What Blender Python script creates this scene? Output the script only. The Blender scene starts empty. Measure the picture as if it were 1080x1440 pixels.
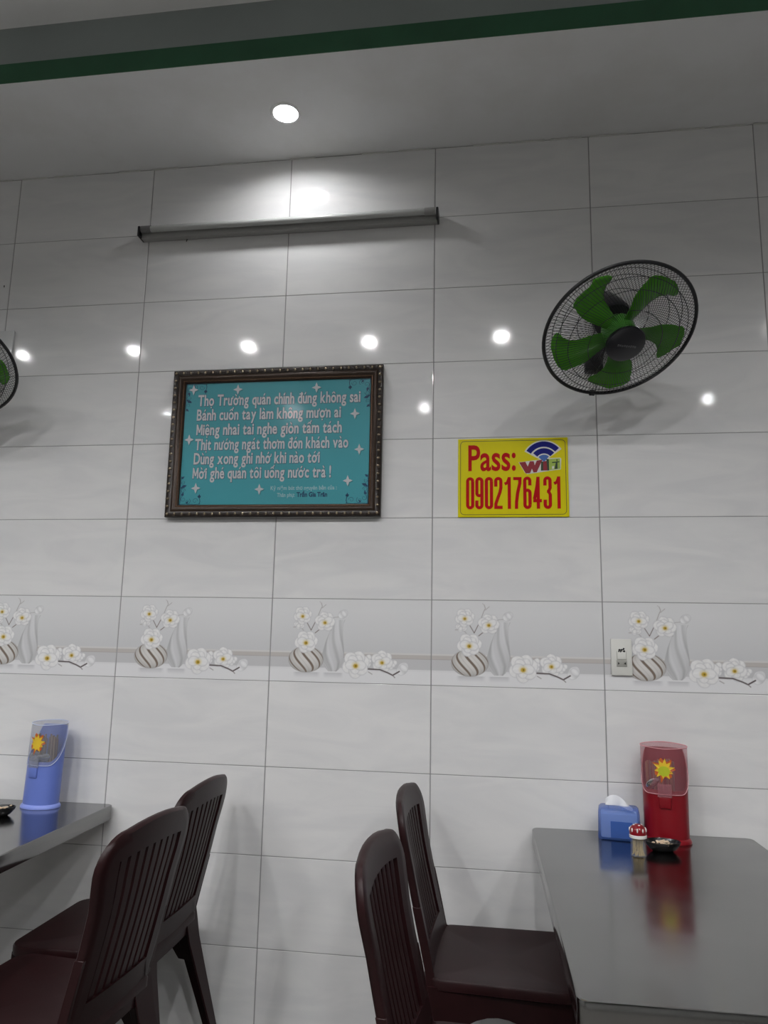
import bpy, bmesh, math, random
import numpy as np
from mathutils import Vector, Matrix
random.seed(7)
rng = np.random.default_rng(5)
S = bpy.context.scene
COL = S.collection
PI = math.pi

# ------------------------------------------------------------------ camera
YAW, PITCH, ROLL = 0.14687944, 0.17012478, 0.01944334
FPX = 1050.0
def cam_axes():
    cy, sy = math.cos(YAW), math.sin(YAW); cp, sp = math.cos(PITCH), math.sin(PITCH)
    cr, sr = math.cos(ROLL), math.sin(ROLL)
    fwd = Vector((-sy*cp, cy*cp, sp)); right = Vector((cy, sy, 0)); up = right.cross(fwd)
    return right*cr + up*sr, -right*sr + up*cr, fwd
cr_, cu_, cf_ = cam_axes()
cd = bpy.data.cameras.new('camera'); cam = bpy.data.objects.new('camera', cd); COL.objects.link(cam)
M = Matrix((cr_, cu_, -cf_)).transposed().to_4x4(); M.translation = Vector((0.21832765, -2.6995801, 1.3538934))
cam.matrix_world = M
cd.sensor_fit = 'VERTICAL'; cd.sensor_height = 24.0; cd.sensor_width = 18.0
cd.lens = FPX/1440*24.0; cd.clip_start = 0.02
S.camera = cam

# ------------------------------------------------------------------ world and exposure
w = bpy.data.worlds.new('world'); S.world = w; w.use_nodes = True
w.node_tree.nodes['Background'].inputs[0].default_value = (0.8, 0.9, 1, 1)
w.node_tree.nodes['Background'].inputs[1].default_value = 0.05
S.view_settings.view_transform = 'Standard'; S.view_settings.look = 'None'
S.view_settings.gamma = 1.0; S.view_settings.use_curve_mapping = False
S.view_settings.exposure = 0.0
LAMP_MAIN = 1680.0        # downlights of the high ceiling
LAMP_SOFFIT = 235.0       # the small downlight by the wall
CEIL, SOFF = 3.53, 3.303 # heights of the two ceiling levels
ROW1 = [(-3.485, -2.48), (-2.54, -2.48), (-1.613, -2.48), (-0.682, -2.48), (0.286, -2.48), (1.22, -2.48), (2.16, -2.48)]
ROW2 = [(-2.98, -4.07), (-1.69, -4.07), (-0.417, -4.07), (2.128, -4.07)]

# ------------------------------------------------------------------ materials
def mat(name, col, rough=0.5, metal=0.0, spec=0.5, emit=None, es=1.0, alpha=1.0, trans=0.0, ior=1.45, noise=None, coat=0.0):
    m = bpy.data.materials.new(name); m.use_nodes = True
    nt = m.node_tree; b = nt.nodes['Principled BSDF']
    b.inputs['Base Color'].default_value = (*col, 1); b.inputs['Roughness'].default_value = rough
    b.inputs['Metallic'].default_value = metal; b.inputs['Specular IOR Level'].default_value = spec
    b.inputs['Alpha'].default_value = alpha; b.inputs['Transmission Weight'].default_value = trans
    b.inputs['IOR'].default_value = ior; b.inputs['Coat Weight'].default_value = coat
    if emit: b.inputs['Emission Color'].default_value = (*emit, 1); b.inputs['Emission Strength'].default_value = es
    if noise:   # (scale, darkening amount, bump)
        tc = nt.nodes.new('ShaderNodeTexCoord'); n = nt.nodes.new('ShaderNodeTexNoise')
        n.inputs['Scale'].default_value = noise[0]; n.inputs['Detail'].default_value = 6
        nt.links.new(tc.outputs['Object'], n.inputs['Vector'])
        r = nt.nodes.new('ShaderNodeMapRange'); r.inputs[1].default_value = .3; r.inputs[2].default_value = .7
        r.inputs[3].default_value = 1-noise[1]; r.inputs[4].default_value = 1
        nt.links.new(n.outputs[0], r.inputs[0])
        mx = nt.nodes.new('ShaderNodeMix'); mx.data_type = 'RGBA'; mx.blend_type = 'MULTIPLY'; mx.inputs[0].default_value = 1
        mx.inputs[6].default_value = (*col, 1); nt.links.new(r.outputs[0], mx.inputs[7]); nt.links.new(mx.outputs[2], b.inputs['Base Color'])
        if len(noise) > 2 and noise[2]:
            bp = nt.nodes.new('ShaderNodeBump'); bp.inputs['Strength'].default_value = noise[2]; bp.inputs['Distance'].default_value = .002
            nt.links.new(n.outputs[0], bp.inputs['Height']); nt.links.new(bp.outputs[0], b.inputs['Normal'])
    return m

def film(name, col, keep, rough=0.15):
    """clear coloured plastic: part see-through, part diffuse, with a gloss"""
    m = bpy.data.materials.new(name); m.use_nodes = True; nt = m.node_tree
    b = nt.nodes['Principled BSDF']; b.inputs['Base Color'].default_value = (*col, 1); b.inputs['Roughness'].default_value = rough
    b.inputs['Alpha'].default_value = 1
    tr = nt.nodes.new('ShaderNodeBsdfTransparent')
    tr.inputs[0].default_value = (*[min(1, .75+c*.3) for c in col], 1)
    mx = nt.nodes.new('ShaderNodeMixShader'); mx.inputs[0].default_value = keep
    nt.links.new(tr.outputs[0], mx.inputs[1]); nt.links.new(b.outputs[0], mx.inputs[2])
    nt.links.new(mx.outputs[0], nt.nodes['Material Output'].inputs[0])
    return m

def glass_pane(name):
    m = bpy.data.materials.new(name); m.use_nodes = True; nt = m.node_tree
    g = nt.nodes.new('ShaderNodeBsdfGlossy'); g.inputs['Roughness'].default_value = .12; g.inputs[0].default_value = (.4, .4, .4, 1)
    tr = nt.nodes.new('ShaderNodeBsdfTransparent'); fr = nt.nodes.new('ShaderNodeFresnel'); fr.inputs[0].default_value = 1.45
    mx = nt.nodes.new('ShaderNodeMixShader'); nt.links.new(fr.outputs[0], mx.inputs[0])
    nt.links.new(tr.outputs[0], mx.inputs[1]); nt.links.new(g.outputs[0], mx.inputs[2])
    nt.links.new(mx.outputs[0], nt.nodes['Material Output'].inputs[0])
    return m

def tile_mat(name, vertex_colour=False):
    m = bpy.data.materials.new(name); m.use_nodes = True; nt = m.node_tree; L = nt.links.new
    b = nt.nodes['Principled BSDF']; b.inputs['Roughness'].default_value = .06; b.inputs['Specular IOR Level'].default_value = .5
    tc = nt.nodes.new('ShaderNodeTexCoord'); oi = nt.nodes.new('ShaderNodeObjectInfo')
    va = nt.nodes.new('ShaderNodeVectorMath'); va.operation = 'MULTIPLY_ADD'
    va.inputs[1].default_value = (1, 1, 1)
    cb = nt.nodes.new('ShaderNodeCombineXYZ')
    ml = nt.nodes.new('ShaderNodeMath'); ml.operation = 'MULTIPLY'; ml.inputs[1].default_value = 37.0
    L(oi.outputs['Random'], ml.inputs[0]); L(ml.outputs[0], cb.inputs[0]); L(ml.outputs[0], cb.inputs[1])
    L(tc.outputs['Object'], va.inputs[0]); L(cb.outputs[0], va.inputs[2])
    mp = nt.nodes.new('ShaderNodeMapping'); mp.inputs['Rotation'].default_value = (0, math.radians(35), 0); mp.inputs['Scale'].default_value = (1.6, 1, 6)
    L(va.outputs[0], mp.inputs[0])
    n = nt.nodes.new('ShaderNodeTexNoise'); n.inputs['Scale'].default_value = 1.7; n.inputs['Detail'].default_value = 5; n.inputs['Distortion'].default_value = 1.2
    L(mp.outputs[0], n.inputs['Vector'])
    r = nt.nodes.new('ShaderNodeValToRGB')
    e = r.color_ramp.elements; e[0].position = .35; e[0].color = (.685, .685, .69, 1); e[1].position = .62; e[1].color = (.745, .742, .74, 1)
    L(n.outputs[0], r.inputs[0]); out = r.outputs[0]
    if vertex_colour:
        at = nt.nodes.new('ShaderNodeAttribute'); at.attribute_name = 'print'; out = at.outputs['Color']
    L(out, b.inputs['Base Color'])
    n2 = nt.nodes.new('ShaderNodeTexNoise'); n2.inputs['Scale'].default_value = 2.2; n2.inputs['Detail'].default_value = 1
    L(va.outputs[0], n2.inputs['Vector'])
    bp = nt.nodes.new('ShaderNodeBump'); bp.inputs['Strength'].default_value = .05; bp.inputs['Distance'].default_value = .002
    L(n2.outputs[0], bp.inputs['Height']); L(bp.outputs[0], b.inputs['Normal'])
    return m

def steel_mat(name, base=.46, rough=.16):
    m = mat(name, (base, base, base*.985), rough, 1.0); nt = m.node_tree; L = nt.links.new; b = nt.nodes['Principled BSDF']
    tc = nt.nodes.new('ShaderNodeTexCoord'); n = nt.nodes.new('ShaderNodeTexNoise'); n.inputs['Scale'].default_value = 9; n.inputs['Detail'].default_value = 8
    L(tc.outputs['Object'], n.inputs['Vector'])
    r = nt.nodes.new('ShaderNodeMapRange'); r.inputs[3].default_value = rough-.06; r.inputs[4].default_value = rough+.08
    L(n.outputs[0], r.inputs[0]); L(r.outputs[0], b.inputs['Roughness'])
    n3 = nt.nodes.new('ShaderNodeTexNoise'); n3.inputs['Scale'].default_value = 4; n3.inputs['Detail'].default_value = 2; L(tc.outputs['Object'], n3.inputs['Vector'])
    bp = nt.nodes.new('ShaderNodeBump'); bp.inputs['Strength'].default_value = .12; bp.inputs['Distance'].default_value = .01
    L(n3.outputs[0], bp.inputs['Height']); L(bp.outputs[0], b.inputs['Normal'])
    return m

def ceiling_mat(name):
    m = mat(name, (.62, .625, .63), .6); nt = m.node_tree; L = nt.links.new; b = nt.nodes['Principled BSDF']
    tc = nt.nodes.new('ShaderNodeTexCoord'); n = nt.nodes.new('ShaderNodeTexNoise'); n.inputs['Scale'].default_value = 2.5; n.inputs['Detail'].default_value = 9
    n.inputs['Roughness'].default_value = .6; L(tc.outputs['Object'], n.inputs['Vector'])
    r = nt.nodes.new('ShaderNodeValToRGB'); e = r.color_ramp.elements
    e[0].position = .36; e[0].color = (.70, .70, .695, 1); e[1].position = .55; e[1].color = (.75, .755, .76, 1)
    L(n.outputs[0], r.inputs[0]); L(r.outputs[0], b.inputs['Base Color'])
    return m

MT = dict(
    tile=tile_mat('glazed_tile'), tileprint=tile_mat('printed_tile', True),
    grout=mat('grout', (.30, .30, .30), .8), plaster=mat('plaster', (.46, .46, .45), .7, noise=(3, .06)),
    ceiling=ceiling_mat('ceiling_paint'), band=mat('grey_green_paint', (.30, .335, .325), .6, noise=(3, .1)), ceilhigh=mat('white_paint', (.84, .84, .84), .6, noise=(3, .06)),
    green=mat('green_paint', (.026, .115, .055), .5, noise=(6, .2)),
    floor=mat('floor_tile', (.155, .15, .14), .25, noise=(5, .15)),
    chair=mat('maroon_plastic', (.017, .0040, .0048), .42, spec=.28, noise=(25, .2, .05)),
    steel=steel_mat('stainless_steel', .26, .15), steeldark=steel_mat('steel_leg', .4, .3),
    black=mat('black_plastic', (.012, .012, .014), .35), blackwire=mat('black_wire', (.010, .010, .011), .4),
    darkhub=mat('dark_plastic', (.014, .014, .018), .3), logogrey=mat('grey_print', (.10, .10, .105), .5),
    blade=mat('green_blade', (.06, .27, .014), .25), bladehub=mat('green_hub', (.05, .24, .02), .3),
    alu=mat('painted_batten', (.30, .30, .29), .4), tube=mat('frosted_tube', (.42, .43, .42), .18), grey=mat('grey_cap', (.16, .16, .16), .4),
    brown=mat('bronze_frame', (.045, .026, .016), .38, metal=.2, noise=(60, .35, .3)), brownd=mat('dark_frame', (.018, .012, .009), .35, metal=.2),
    gold=mat('antique_bead', (.42, .34, .24), .28, metal=.85), goldline=mat('worn_gilt', (.22, .12, .07), .5, metal=.4, noise=(300, .7)),
    teal=mat('teal_print', (.12, .56, .64), .45, spec=.2, noise=(2.2, .12)), white=mat('white_print', (.88, .88, .90), .5),
    outline=mat('slate_print', (.07, .17, .26), .5), navy=mat('navy_print', (.02, .085, .19), .5), starshade=mat('deep_teal_print', (.07, .30, .34), .5),
    palegrey=mat('pale_print', (.60, .82, .84), .5), glass=glass_pane('picture_glass'),
    yellow=mat('yellow_board', (.68, .60, .004), .3, spec=.25), red=mat('red_print', (.44, .002, .006), .4, spec=.15), olive=mat('olive_print', (.10, .10, .02), .5),
    blue=mat('blue_print', (.008, .012, .17), .4, spec=.15), blue2=mat('light_blue_print', (.04, .13, .42), .4), cream=mat('cream_print', (.66, .66, .62), .5),
    maroon=mat('crimson_print', (.24, .008, .018), .4), lime=mat('lime_print', (.33, .46, .07), .4), dgreen=mat('dark_green_print', (.012, .04, .012), .4),
    socket=mat('ivory_plastic', (.68, .68, .64), .3), socket2=mat('grey_socket', (.34, .34, .31), .4), soot=mat('soot', (.03, .03, .03), .8),
    redp=mat('red_plastic', (.20, .004, .010), .28), bluep=mat('lavender_plastic', (.13, .19, .55), .3), bluerim=mat('pale_lavender_plastic', (.23, .30, .72), .3),
    redcover=film('clear_pink_cover', (.55, .24, .28), .27), bluecover=film('clear_grey_cover', (.46, .48, .55), .28),
    tissuebox=film('translucent_blue_box', (.07, .17, .55), .42), paper=mat('tissue_paper', (.72, .73, .76), .9), packet=mat('tissue_packet', (.55, .66, .85), .6), packetblue=mat('blue_packet_print', (.06, .16, .45), .5),
    clear=film('clear_jar', (.55, .55, .55), .16), whitep=mat('white_plastic', (.72, .71, .68), .35), pick=mat('toothpick_wood', (.50, .38, .17), .7),
    wood=mat('chopstick_wood', (.16, .085, .05), .6), woodb=mat('light_chopstick', (.30, .19, .11), .6), woodc=mat('grey_chopstick', (.15, .12, .09), .6),
    pinkline=mat('pale_pink_edge', (.62, .30, .33), .25), paleline=mat('pale_blue_edge', (.55, .60, .78), .25),
    spoon=mat('spoon_steel', (.6, .6, .6), .15, metal=1), dish=mat('black_dish', (.008, .008, .009), .22), chip=mat('cream_slices', (.62, .48, .34), .6),
    sunyel=mat('yellow_print', (.72, .50, .03), .4), sunlime=mat('lime_sun_print', (.42, .48, .02), .4), sunor=mat('orange_print', (.50, .10, .015), .4),
    trim=mat('lamp_trim', (.8, .8, .8), .4), caulk=mat('white_caulk', (.60, .60, .58), .6), dirt=mat('cobweb', (.03, .03, .03), .9),
    clearplate=mat('white_metal_plate', (.60, .61, .61), .18),
)
LIT = {}
def lit(name, s):
    if name not in LIT: LIT[name] = mat(name, (1, 1, 1), .5, emit=(1.0, .995, 1.0), es=s)
    return LIT[name]

# ------------------------------------------------------------------ mesh helpers
class MB:
    def __init__(s, T=None): s.v = []; s.f = []; s.T = T
    def add(s, vs, fs):
        o = len(s.v); s.v += [tuple(v) for v in vs]; s.f += [tuple(i+o for i in f) for f in fs]; return s
    def box(s, x0, y0, z0, x1, y1, z1):
        return s.add([(x, y, z) for z in (z0, z1) for y in (y0, y1) for x in (x0, x1)],
                     [(0, 2, 3, 1), (4, 5, 7, 6), (0, 1, 5, 4), (2, 6, 7, 3), (0, 4, 6, 2), (1, 3, 7, 5)])
    def loft(s, rings, cap=True, closed=True):
        n = len(rings[0]); vs = [p for r in rings for p in r]; fs = []
        for i in range(len(rings)-1):
            for j in range(n if closed else n-1):
                k = (j+1) % n; fs.append((i*n+j, i*n+k, (i+1)*n+k, (i+1)*n+j))
        if cap: fs.append(tuple(range(n))[::-1]); fs.append(tuple(range((len(rings)-1)*n, len(rings)*n)))
        return s.add(vs, fs)
    def tube(s, pts, r, n=6, closed=False, flat=None):
        P = [Vector(p) for p in pts]; m = len(P); rings = []; prev = None
        for i in range(m):
            if closed: t = P[(i+1) % m]-P[(i-1) % m]
            else: t = P[min(i+1, m-1)]-P[max(i-1, 0)]
            t.normalize()
            if prev is None:
                a = t.cross(Vector((0, 0, 1)));
                if a.length < .1: a = t.cross(Vector((1, 0, 0)))
            else: a = prev-t*prev.dot(t)
            a.normalize(); prev = a; b = t.cross(a)
            rr = r[i] if hasattr(r, '__len__') else r
            rings.append([P[i]+(a*math.cos(2*PI*k/n)+b*math.sin(2*PI*k/n))*rr for k in range(n)])
        if closed: rings.append(rings[0]); return s.loft(rings, cap=False)
        return s.loft(rings)
    def prism(s, poly, d0, d1, plane='xz'):
        """poly = 2-D outline; extruded along the missing axis from d0 to d1"""
        def P(a, b, d): return {'xz': (a, d, b), 'xy': (a, b, d), 'yz': (d, a, b)}[plane]
        n = len(poly)
        vs = [P(a, b, d0) for a, b in poly]+[P(a, b, d1) for a, b in poly]
        fs = [tuple(range(n)), tuple(range(2*n-1, n-1, -1))]+[(i, i+n, (i+1) % n+n, (i+1) % n) for i in range(n)]
        return s.add(vs, fs)
    def ribbon(s, pts, w, y=0.0, closed=False):
        """flat ribbon in the xz plane, for printed lines"""
        m = len(pts); L = []; R = []
        for i in range(m):
            if closed: a, b = pts[(i-1) % m], pts[(i+1) % m]
            else: a, b = pts[max(i-1, 0)], pts[min(i+1, m-1)]
            dx, dz = b[0]-a[0], b[1]-a[1]; l = math.hypot(dx, dz) or 1
            ww = (w[i] if hasattr(w, '__len__') else w)/2
            L.append((pts[i][0]-dz/l*ww, y, pts[i][1]+dx/l*ww)); R.append((pts[i][0]+dz/l*ww, y, pts[i][1]-dx/l*ww))
        fs = [(i, (i+1) % m, m+(i+1) % m, m+i) for i in range(m if closed else m-1)]
        return s.add(L+R, fs)
    def flat(s, poly, y=0.0):
        return s.add([(a, y, b) for a, b in poly], [tuple(range(len(poly)))])
    def lathe(s, prof, n=32, c=(0, 0, 0), cap=True):
        return s.loft([[(c[0]+r*math.cos(2*PI*k/n), c[1]+r*math.sin(2*PI*k/n), c[2]+z) for k in range(n)] for r, z in prof], cap=cap)
    def ball(s, c, rx, ry, rz, n=10, m=6):
        rings = []
        for i in range(m+1):
            a = -PI/2+PI*i/m; a = max(min(a, PI/2-.02), -PI/2+.02)
            rings.append([(c[0]+rx*math.cos(a)*math.cos(2*PI*k/n), c[1]+ry*math.cos(a)*math.sin(2*PI*k/n), c[2]+rz*math.sin(a)) for k in range(n)])
        return s.loft(rings)
    def mesh(s, name, smooth=None, bevel=0, bseg=2, recalc=True):
        me = bpy.data.meshes.new(name)
        vs = [s.T @ Vector(v) for v in s.v] if s.T is not None else s.v
        me.from_pydata([tuple(v) for v in vs], [], s.f)
        bm = bmesh.new(); bm.from_mesh(me)
        if recalc: bmesh.ops.recalc_face_normals(bm, faces=bm.faces)
        if bevel:
            es = [e for e in bm.edges if len(e.link_faces) == 2 and e.calc_face_angle(0) > math.radians(35)]
            bmesh.ops.bevel(bm, geom=es, offset=bevel, segments=bseg, affect='EDGES', profile=.5, clamp_overlap=True)
        if smooth is not None:
            for f in bm.faces: f.smooth = True
            for e in bm.edges:
                if len(e.link_faces) == 2 and e.calc_face_angle(0) > math.radians(smooth): e.smooth = False
        bm.to_mesh(me); bm.free()
        return me
    def build(s, name, m, parent=None, smooth=35, bevel=0, bseg=2, loc=None, recalc=True, mesh_name=None):
        me = s.mesh(name, smooth, bevel, bseg, recalc); me.materials.append(m)
        return link(name, me, parent, loc)

def link(name, me, parent=None, loc=None):
    o = bpy.data.objects.new(name, me); COL.objects.link(o)
    if parent: o.parent = parent
    if loc: o.location = loc
    return o
def tag(o, label=None, cat=None, group=None, kind=None):
    if label: o['label'] = label
    if cat: o['category'] = cat
    if group: o['group'] = group
    if kind: o['kind'] = kind
    return o
def thing(name, label, cat, loc, rz=0, group=None):
    o = bpy.data.objects.new(name, None); COL.objects.link(o); o.location = loc; o.rotation_euler = (0, 0, rz)
    o.empty_display_size = .05
    return tag(o, label, cat, group)
def copy_tree(o, parent=None):
    c = o.copy(); COL.objects.link(c); c.parent = parent
    for ch in list(o.children): copy_tree(ch, c)
    return c
def rrect(w, h, r, n=5, cx=0, cy=0):
    out = []
    for sx, sy, a0 in ((1, 1, 0), (-1, 1, 90), (-1, -1, 180), (1, -1, 270)):
        for k in range(n+1):
            a = math.radians(a0+90*k/n); out.append((cx+sx*(w/2-r)+r*math.cos(a), cy+sy*(h/2-r)+r*math.sin(a)))
    return out
CAPM = 0
def capheight():
    cu = bpy.data.curves.new('t', 'FONT'); cu.body = 'H'; tmp = bpy.data.objects.new('tmp', cu); COL.objects.link(tmp); bpy.context.view_layer.update()
    me = bpy.data.meshes.new_from_object(tmp.evaluated_get(bpy.context.evaluated_depsgraph_get())); bpy.data.objects.remove(tmp)
    return max(v.co.y for v in me.vertices)
CAPM = capheight()
print('CAP', CAPM)
def text(name, s, m, parent, x0, x1, base, cap, y, offset=0.0, shear=0.0, fitwidth=True):
    """flat lettering in the xz plane: baseline height base, capitals cap tall, from x0 to x1"""
    cu = bpy.data.curves.new(name, 'FONT'); cu.body = s; cu.size = 1.0; cu.offset = offset; cu.fill_mode = 'FRONT'; cu.resolution_u = 4
    cu.shear = shear
    tmp = bpy.data.objects.new('tmp', cu); COL.objects.link(tmp)
    bpy.context.view_layer.update()
    me = bpy.data.meshes.new_from_object(tmp.evaluated_get(bpy.context.evaluated_depsgraph_get()))
    bpy.data.objects.remove(tmp)
    co = np.zeros(len(me.vertices)*3); me.vertices.foreach_get('co', co); co = co.reshape(-1, 3)
    xa, xb = co[:, 0].min(), co[:, 0].max(); CAPH = CAPM
    sx = (x1-x0)/(xb-xa)
    out = np.c_[x0+(co[:, 0]-xa)*sx, np.full(len(co), y), base+co[:, 1]*cap/CAPH]
    me.vertices.foreach_set('co', out.ravel()); me.update(); me.materials.clear(); me.materials.append(m)
    return link(name, me, parent)

import unicodedata
_gm = {}
def glyphs(st, offset):
    key = (st, offset)
    if key not in _gm:
        cu = bpy.data.curves.new('t', 'FONT'); cu.body = st; cu.offset = offset; cu.resolution_u = 3; cu.fill_mode = 'FRONT'
        tmp = bpy.data.objects.new('tmp', cu); COL.objects.link(tmp); bpy.context.view_layer.update()
        me = bpy.data.meshes.new_from_object(tmp.evaluated_get(bpy.context.evaluated_depsgraph_get())); bpy.data.objects.remove(tmp)
        co = [tuple(v.co) for v in me.vertices]; fs = [tuple(p.vertices) for p in me.polygons]; bpy.data.meshes.remove(me)
        _gm[key] = (co, fs)
    return _gm[key]
def ext(st, offset=0.0):
    co = glyphs(st, offset)[0]; return min(c[0] for c in co), max(c[0] for c in co), min(c[1] for c in co), max(c[1] for c in co)
def vtext(name, line, m, parent, x0, x1, base, cap, y, bold, grow=0.0):
    # condensed lettering built letter by letter, diacritics drawn as strokes; grow thickens it for the outline
    XH = ext('x')[3]; V_ = []; F_ = []; pen = 0.0; TRK = .02; LV = [0]
    def stroke(pts, wd):
        if grow:
            (ax, ay), (bx_, by_) = pts[0], pts[1]; l = math.hypot(ax-bx_, ay-by_); pts = [(ax+(ax-bx_)/l*grow, ay+(ay-by_)/l*grow)]+pts[1:]
            (ax, ay), (bx_, by_) = pts[-1], pts[-2]; l = math.hypot(ax-bx_, ay-by_); pts = pts[:-1]+[(ax+(ax-bx_)/l*grow, ay+(ay-by_)/l*grow)]
        LV[0] += 1; mb = MB(); mb.ribbon(pts, wd+grow*2); o = len(V_); V_.extend([(v[0], v[2], -.00008*(1+LV[0] % 3)) for v in mb.v]); F_.extend([tuple(i+o for i in f) for f in mb.f])
    W_ = .085
    for ch_ in line:
        if ch_ == ' ': pen += .30; continue
        dec = unicodedata.normalize('NFD', ch_); b0 = dec[0]; marks = dec[1:]
        bar = b0 == 'đ'
        if bar: b0 = 'd'
        if b0 == 'M':
            wm = .60; q_ = .13
            stroke([(pen+q_/2, 0), (pen+q_/2, CAPM)], q_); stroke([(pen+wm-q_/2, 0), (pen+wm-q_/2, CAPM)], q_); stroke([(pen+.08, CAPM-.03), (pen+wm/2, .16)], .12); stroke([(pen+wm-.08, CAPM-.03), (pen+wm/2, .16)], .12)
            pen += wm+TRK+bold; continue
        co, fs = glyphs(b0, bold+grow); xa, xb, _, yb = ext(b0, bold)
        dx = pen-xa; o = len(V_); V_.extend([(c[0]+dx, c[1], 0) for c in co]); F_.extend([tuple(i+o for i in f) for f in fs])
        cx = pen+(xb-xa)/2; R_ = pen+xb-xa; top = (yb if b0.isupper() else XH+bold)+.08
        if bar: stroke([(R_-.30, yb-.12), (R_+.06, yb-.12)], W_)
        lift = 0
        if '\u0302' in marks: stroke([(cx-.15, top), (cx, top+.11), (cx+.15, top)], W_*.95); lift = .12
        if '\u031b' in marks: stroke([(R_-.05, XH-.06), (R_+.06, XH-.01), (R_+.09, XH+.12)], W_*1.1)
        sx_ = cx+(.12 if lift else 0); t0 = top+(lift*.75 if lift else 0)
        if '\u0301' in marks: stroke([(sx_-.04, t0), (sx_+.10, t0+.14)], W_)
        if '\u0300' in marks: stroke([(cx+.06, t0), (cx-.08, t0+.14)], W_)
        if '\u0303' in marks: stroke([(cx-.16, t0+.04), (cx-.08, t0+.11), (cx+.06, t0+.05), (cx+.15, t0+.12)], W_*.9)
        if '\u0323' in marks:
            o = len(V_); V_.extend([(cx+(.06+grow)*math.cos(k*PI/4), -.13+(.06+grow)*math.sin(k*PI/4), -.0001) for k in range(8)]); F_.append(tuple(range(o, o+8)))
        if '\u0309' in marks: stroke([(cx-.06, t0+.13), (cx+.05, t0+.13), (cx, t0)], W_*.8)
        pen += xb-xa+TRK+bold+(.07 if '\u031b' in marks else 0)
    kx = (x1-x0)/(pen-TRK-bold); kz = cap/CAPM
    me = bpy.data.meshes.new(name); me.from_pydata([(x0+a*kx, y+d_, base+b*kz) for a, b, d_ in V_], [], F_); me.materials.append(m)
    bm = bmesh.new(); bm.from_mesh(me)
    for f in bm.faces:
        f.normal_update()
        if f.normal.y > 0: f.normal_flip()
    bm.to_mesh(me); bm.free()
    return link(name, me, parent)

# ------------------------------------------------------------------ setting
X0, X1, Y0 = -4.8, 4.2, -6.6
def struct(o): o['kind'] = 'structure'; return o
struct(MB().box(X0, Y0, -.1, X1, .15, 0).build('floor', MT['floor'], smooth=None))
wall = struct(MB().box(X0, .006, 0, X1, .15, CEIL+.12).build('wall_back', MT['plaster'], smooth=None))
struct(MB().box(X0-.12, Y0, 0, X0, .15, CEIL+.12).build('wall_left', MT['plaster'], smooth=None))
struct(MB().box(X1, Y0, 0, X1+.12, .15, CEIL+.12).build('wall_right', MT['plaster'], smooth=None))
struct(MB().box(X0-.12, Y0-.12, 0, X1+.12, Y0, CEIL+.12).build('wall_front', MT['plaster'], smooth=None))
ceil = struct(MB().box(X0, Y0, CEIL, X1, -.62, CEIL+.1).build('ceiling', MT['ceiling'], smooth=None))

# the lower ceiling strip along the wall, with a real hole for the lamp, and its green edge
LX, LY, LR = -.545, -.267, .047
def soffit():
    mb = MB(); n = 32
    hole = [(LX+LR*math.cos(2*PI*k/n), LY+LR*math.sin(2*PI*k/n)) for k in range(n)]
    sq = []
    for k in range(n):
        a = 2*PI*k/n; c, s_ = math.cos(a), math.sin(a); q = .12/max(abs(c), abs(s_)); sq.append((LX+c*q, LY+s_*q))
    vs = [(x, y, SOFF) for x, y in hole]+[(x, y, SOFF) for x, y in sq]+[(x, y, SOFF+.05) for x, y in hole]
    fs = [(i, (i+1) % n, n+(i+1) % n, n+i) for i in range(n)]+[(i, (i+1) % n, 2*n+(i+1) % n, 2*n+i) for i in range(n)]
    mb.add(vs, fs); mb.add([(x, y, SOFF+.05) for x, y in hole], [tuple(range(n))])
    a, b, c, d = LX-.12, LX+.12, LY-.12, LY+.12
    for q in ((X0, -.535, a, .006), (b, -.535, X1, .006), (a, -.535, b, c), (a, d, b, .006)):
        mb.add([(q[0], q[1], SOFF), (q[2], q[1], SOFF), (q[2], q[3], SOFF), (q[0], q[3], SOFF)], [(0, 1, 2, 3)])
    return mb
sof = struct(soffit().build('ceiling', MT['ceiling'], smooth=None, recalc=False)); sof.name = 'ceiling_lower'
struct(MB().box(X0, -.538, SOFF, X1, -.5351, SOFF+.078).build('trim_1', MT['green'], smooth=None))
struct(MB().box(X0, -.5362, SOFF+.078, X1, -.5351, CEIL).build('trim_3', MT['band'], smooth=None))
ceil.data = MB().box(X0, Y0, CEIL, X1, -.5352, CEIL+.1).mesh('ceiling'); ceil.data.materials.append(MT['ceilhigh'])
cut = MB()
for x, y in ROW1+ROW2: cut.lathe([(LR, -.02), (LR, .04)], 32, (x, y, CEIL))
cut = cut.build('cutter', MT['ceiling'], smooth=None)
bo_ = ceil.modifiers.new('holes', 'BOOLEAN'); bo_.operation = 'DIFFERENCE'; bo_.object = cut; bo_.solver = 'EXACT'
bpy.context.view_layer.update()
me_ = bpy.data.meshes.new_from_object(ceil.evaluated_get(bpy.context.evaluated_depsgraph_get()))
ceil.modifiers.clear(); ceil.data = me_; bpy.data.objects.remove(cut)
cb = MB()
for k in range(60):
    x = X0+k*.15
    if random.random() < .75: cb.box(x, -.004, SOFF-.006, x+.15*random.uniform(.5, 1), .004, SOFF-.001)
struct(cb.build('trim_2', MT['caulk'], smooth=None))

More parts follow.
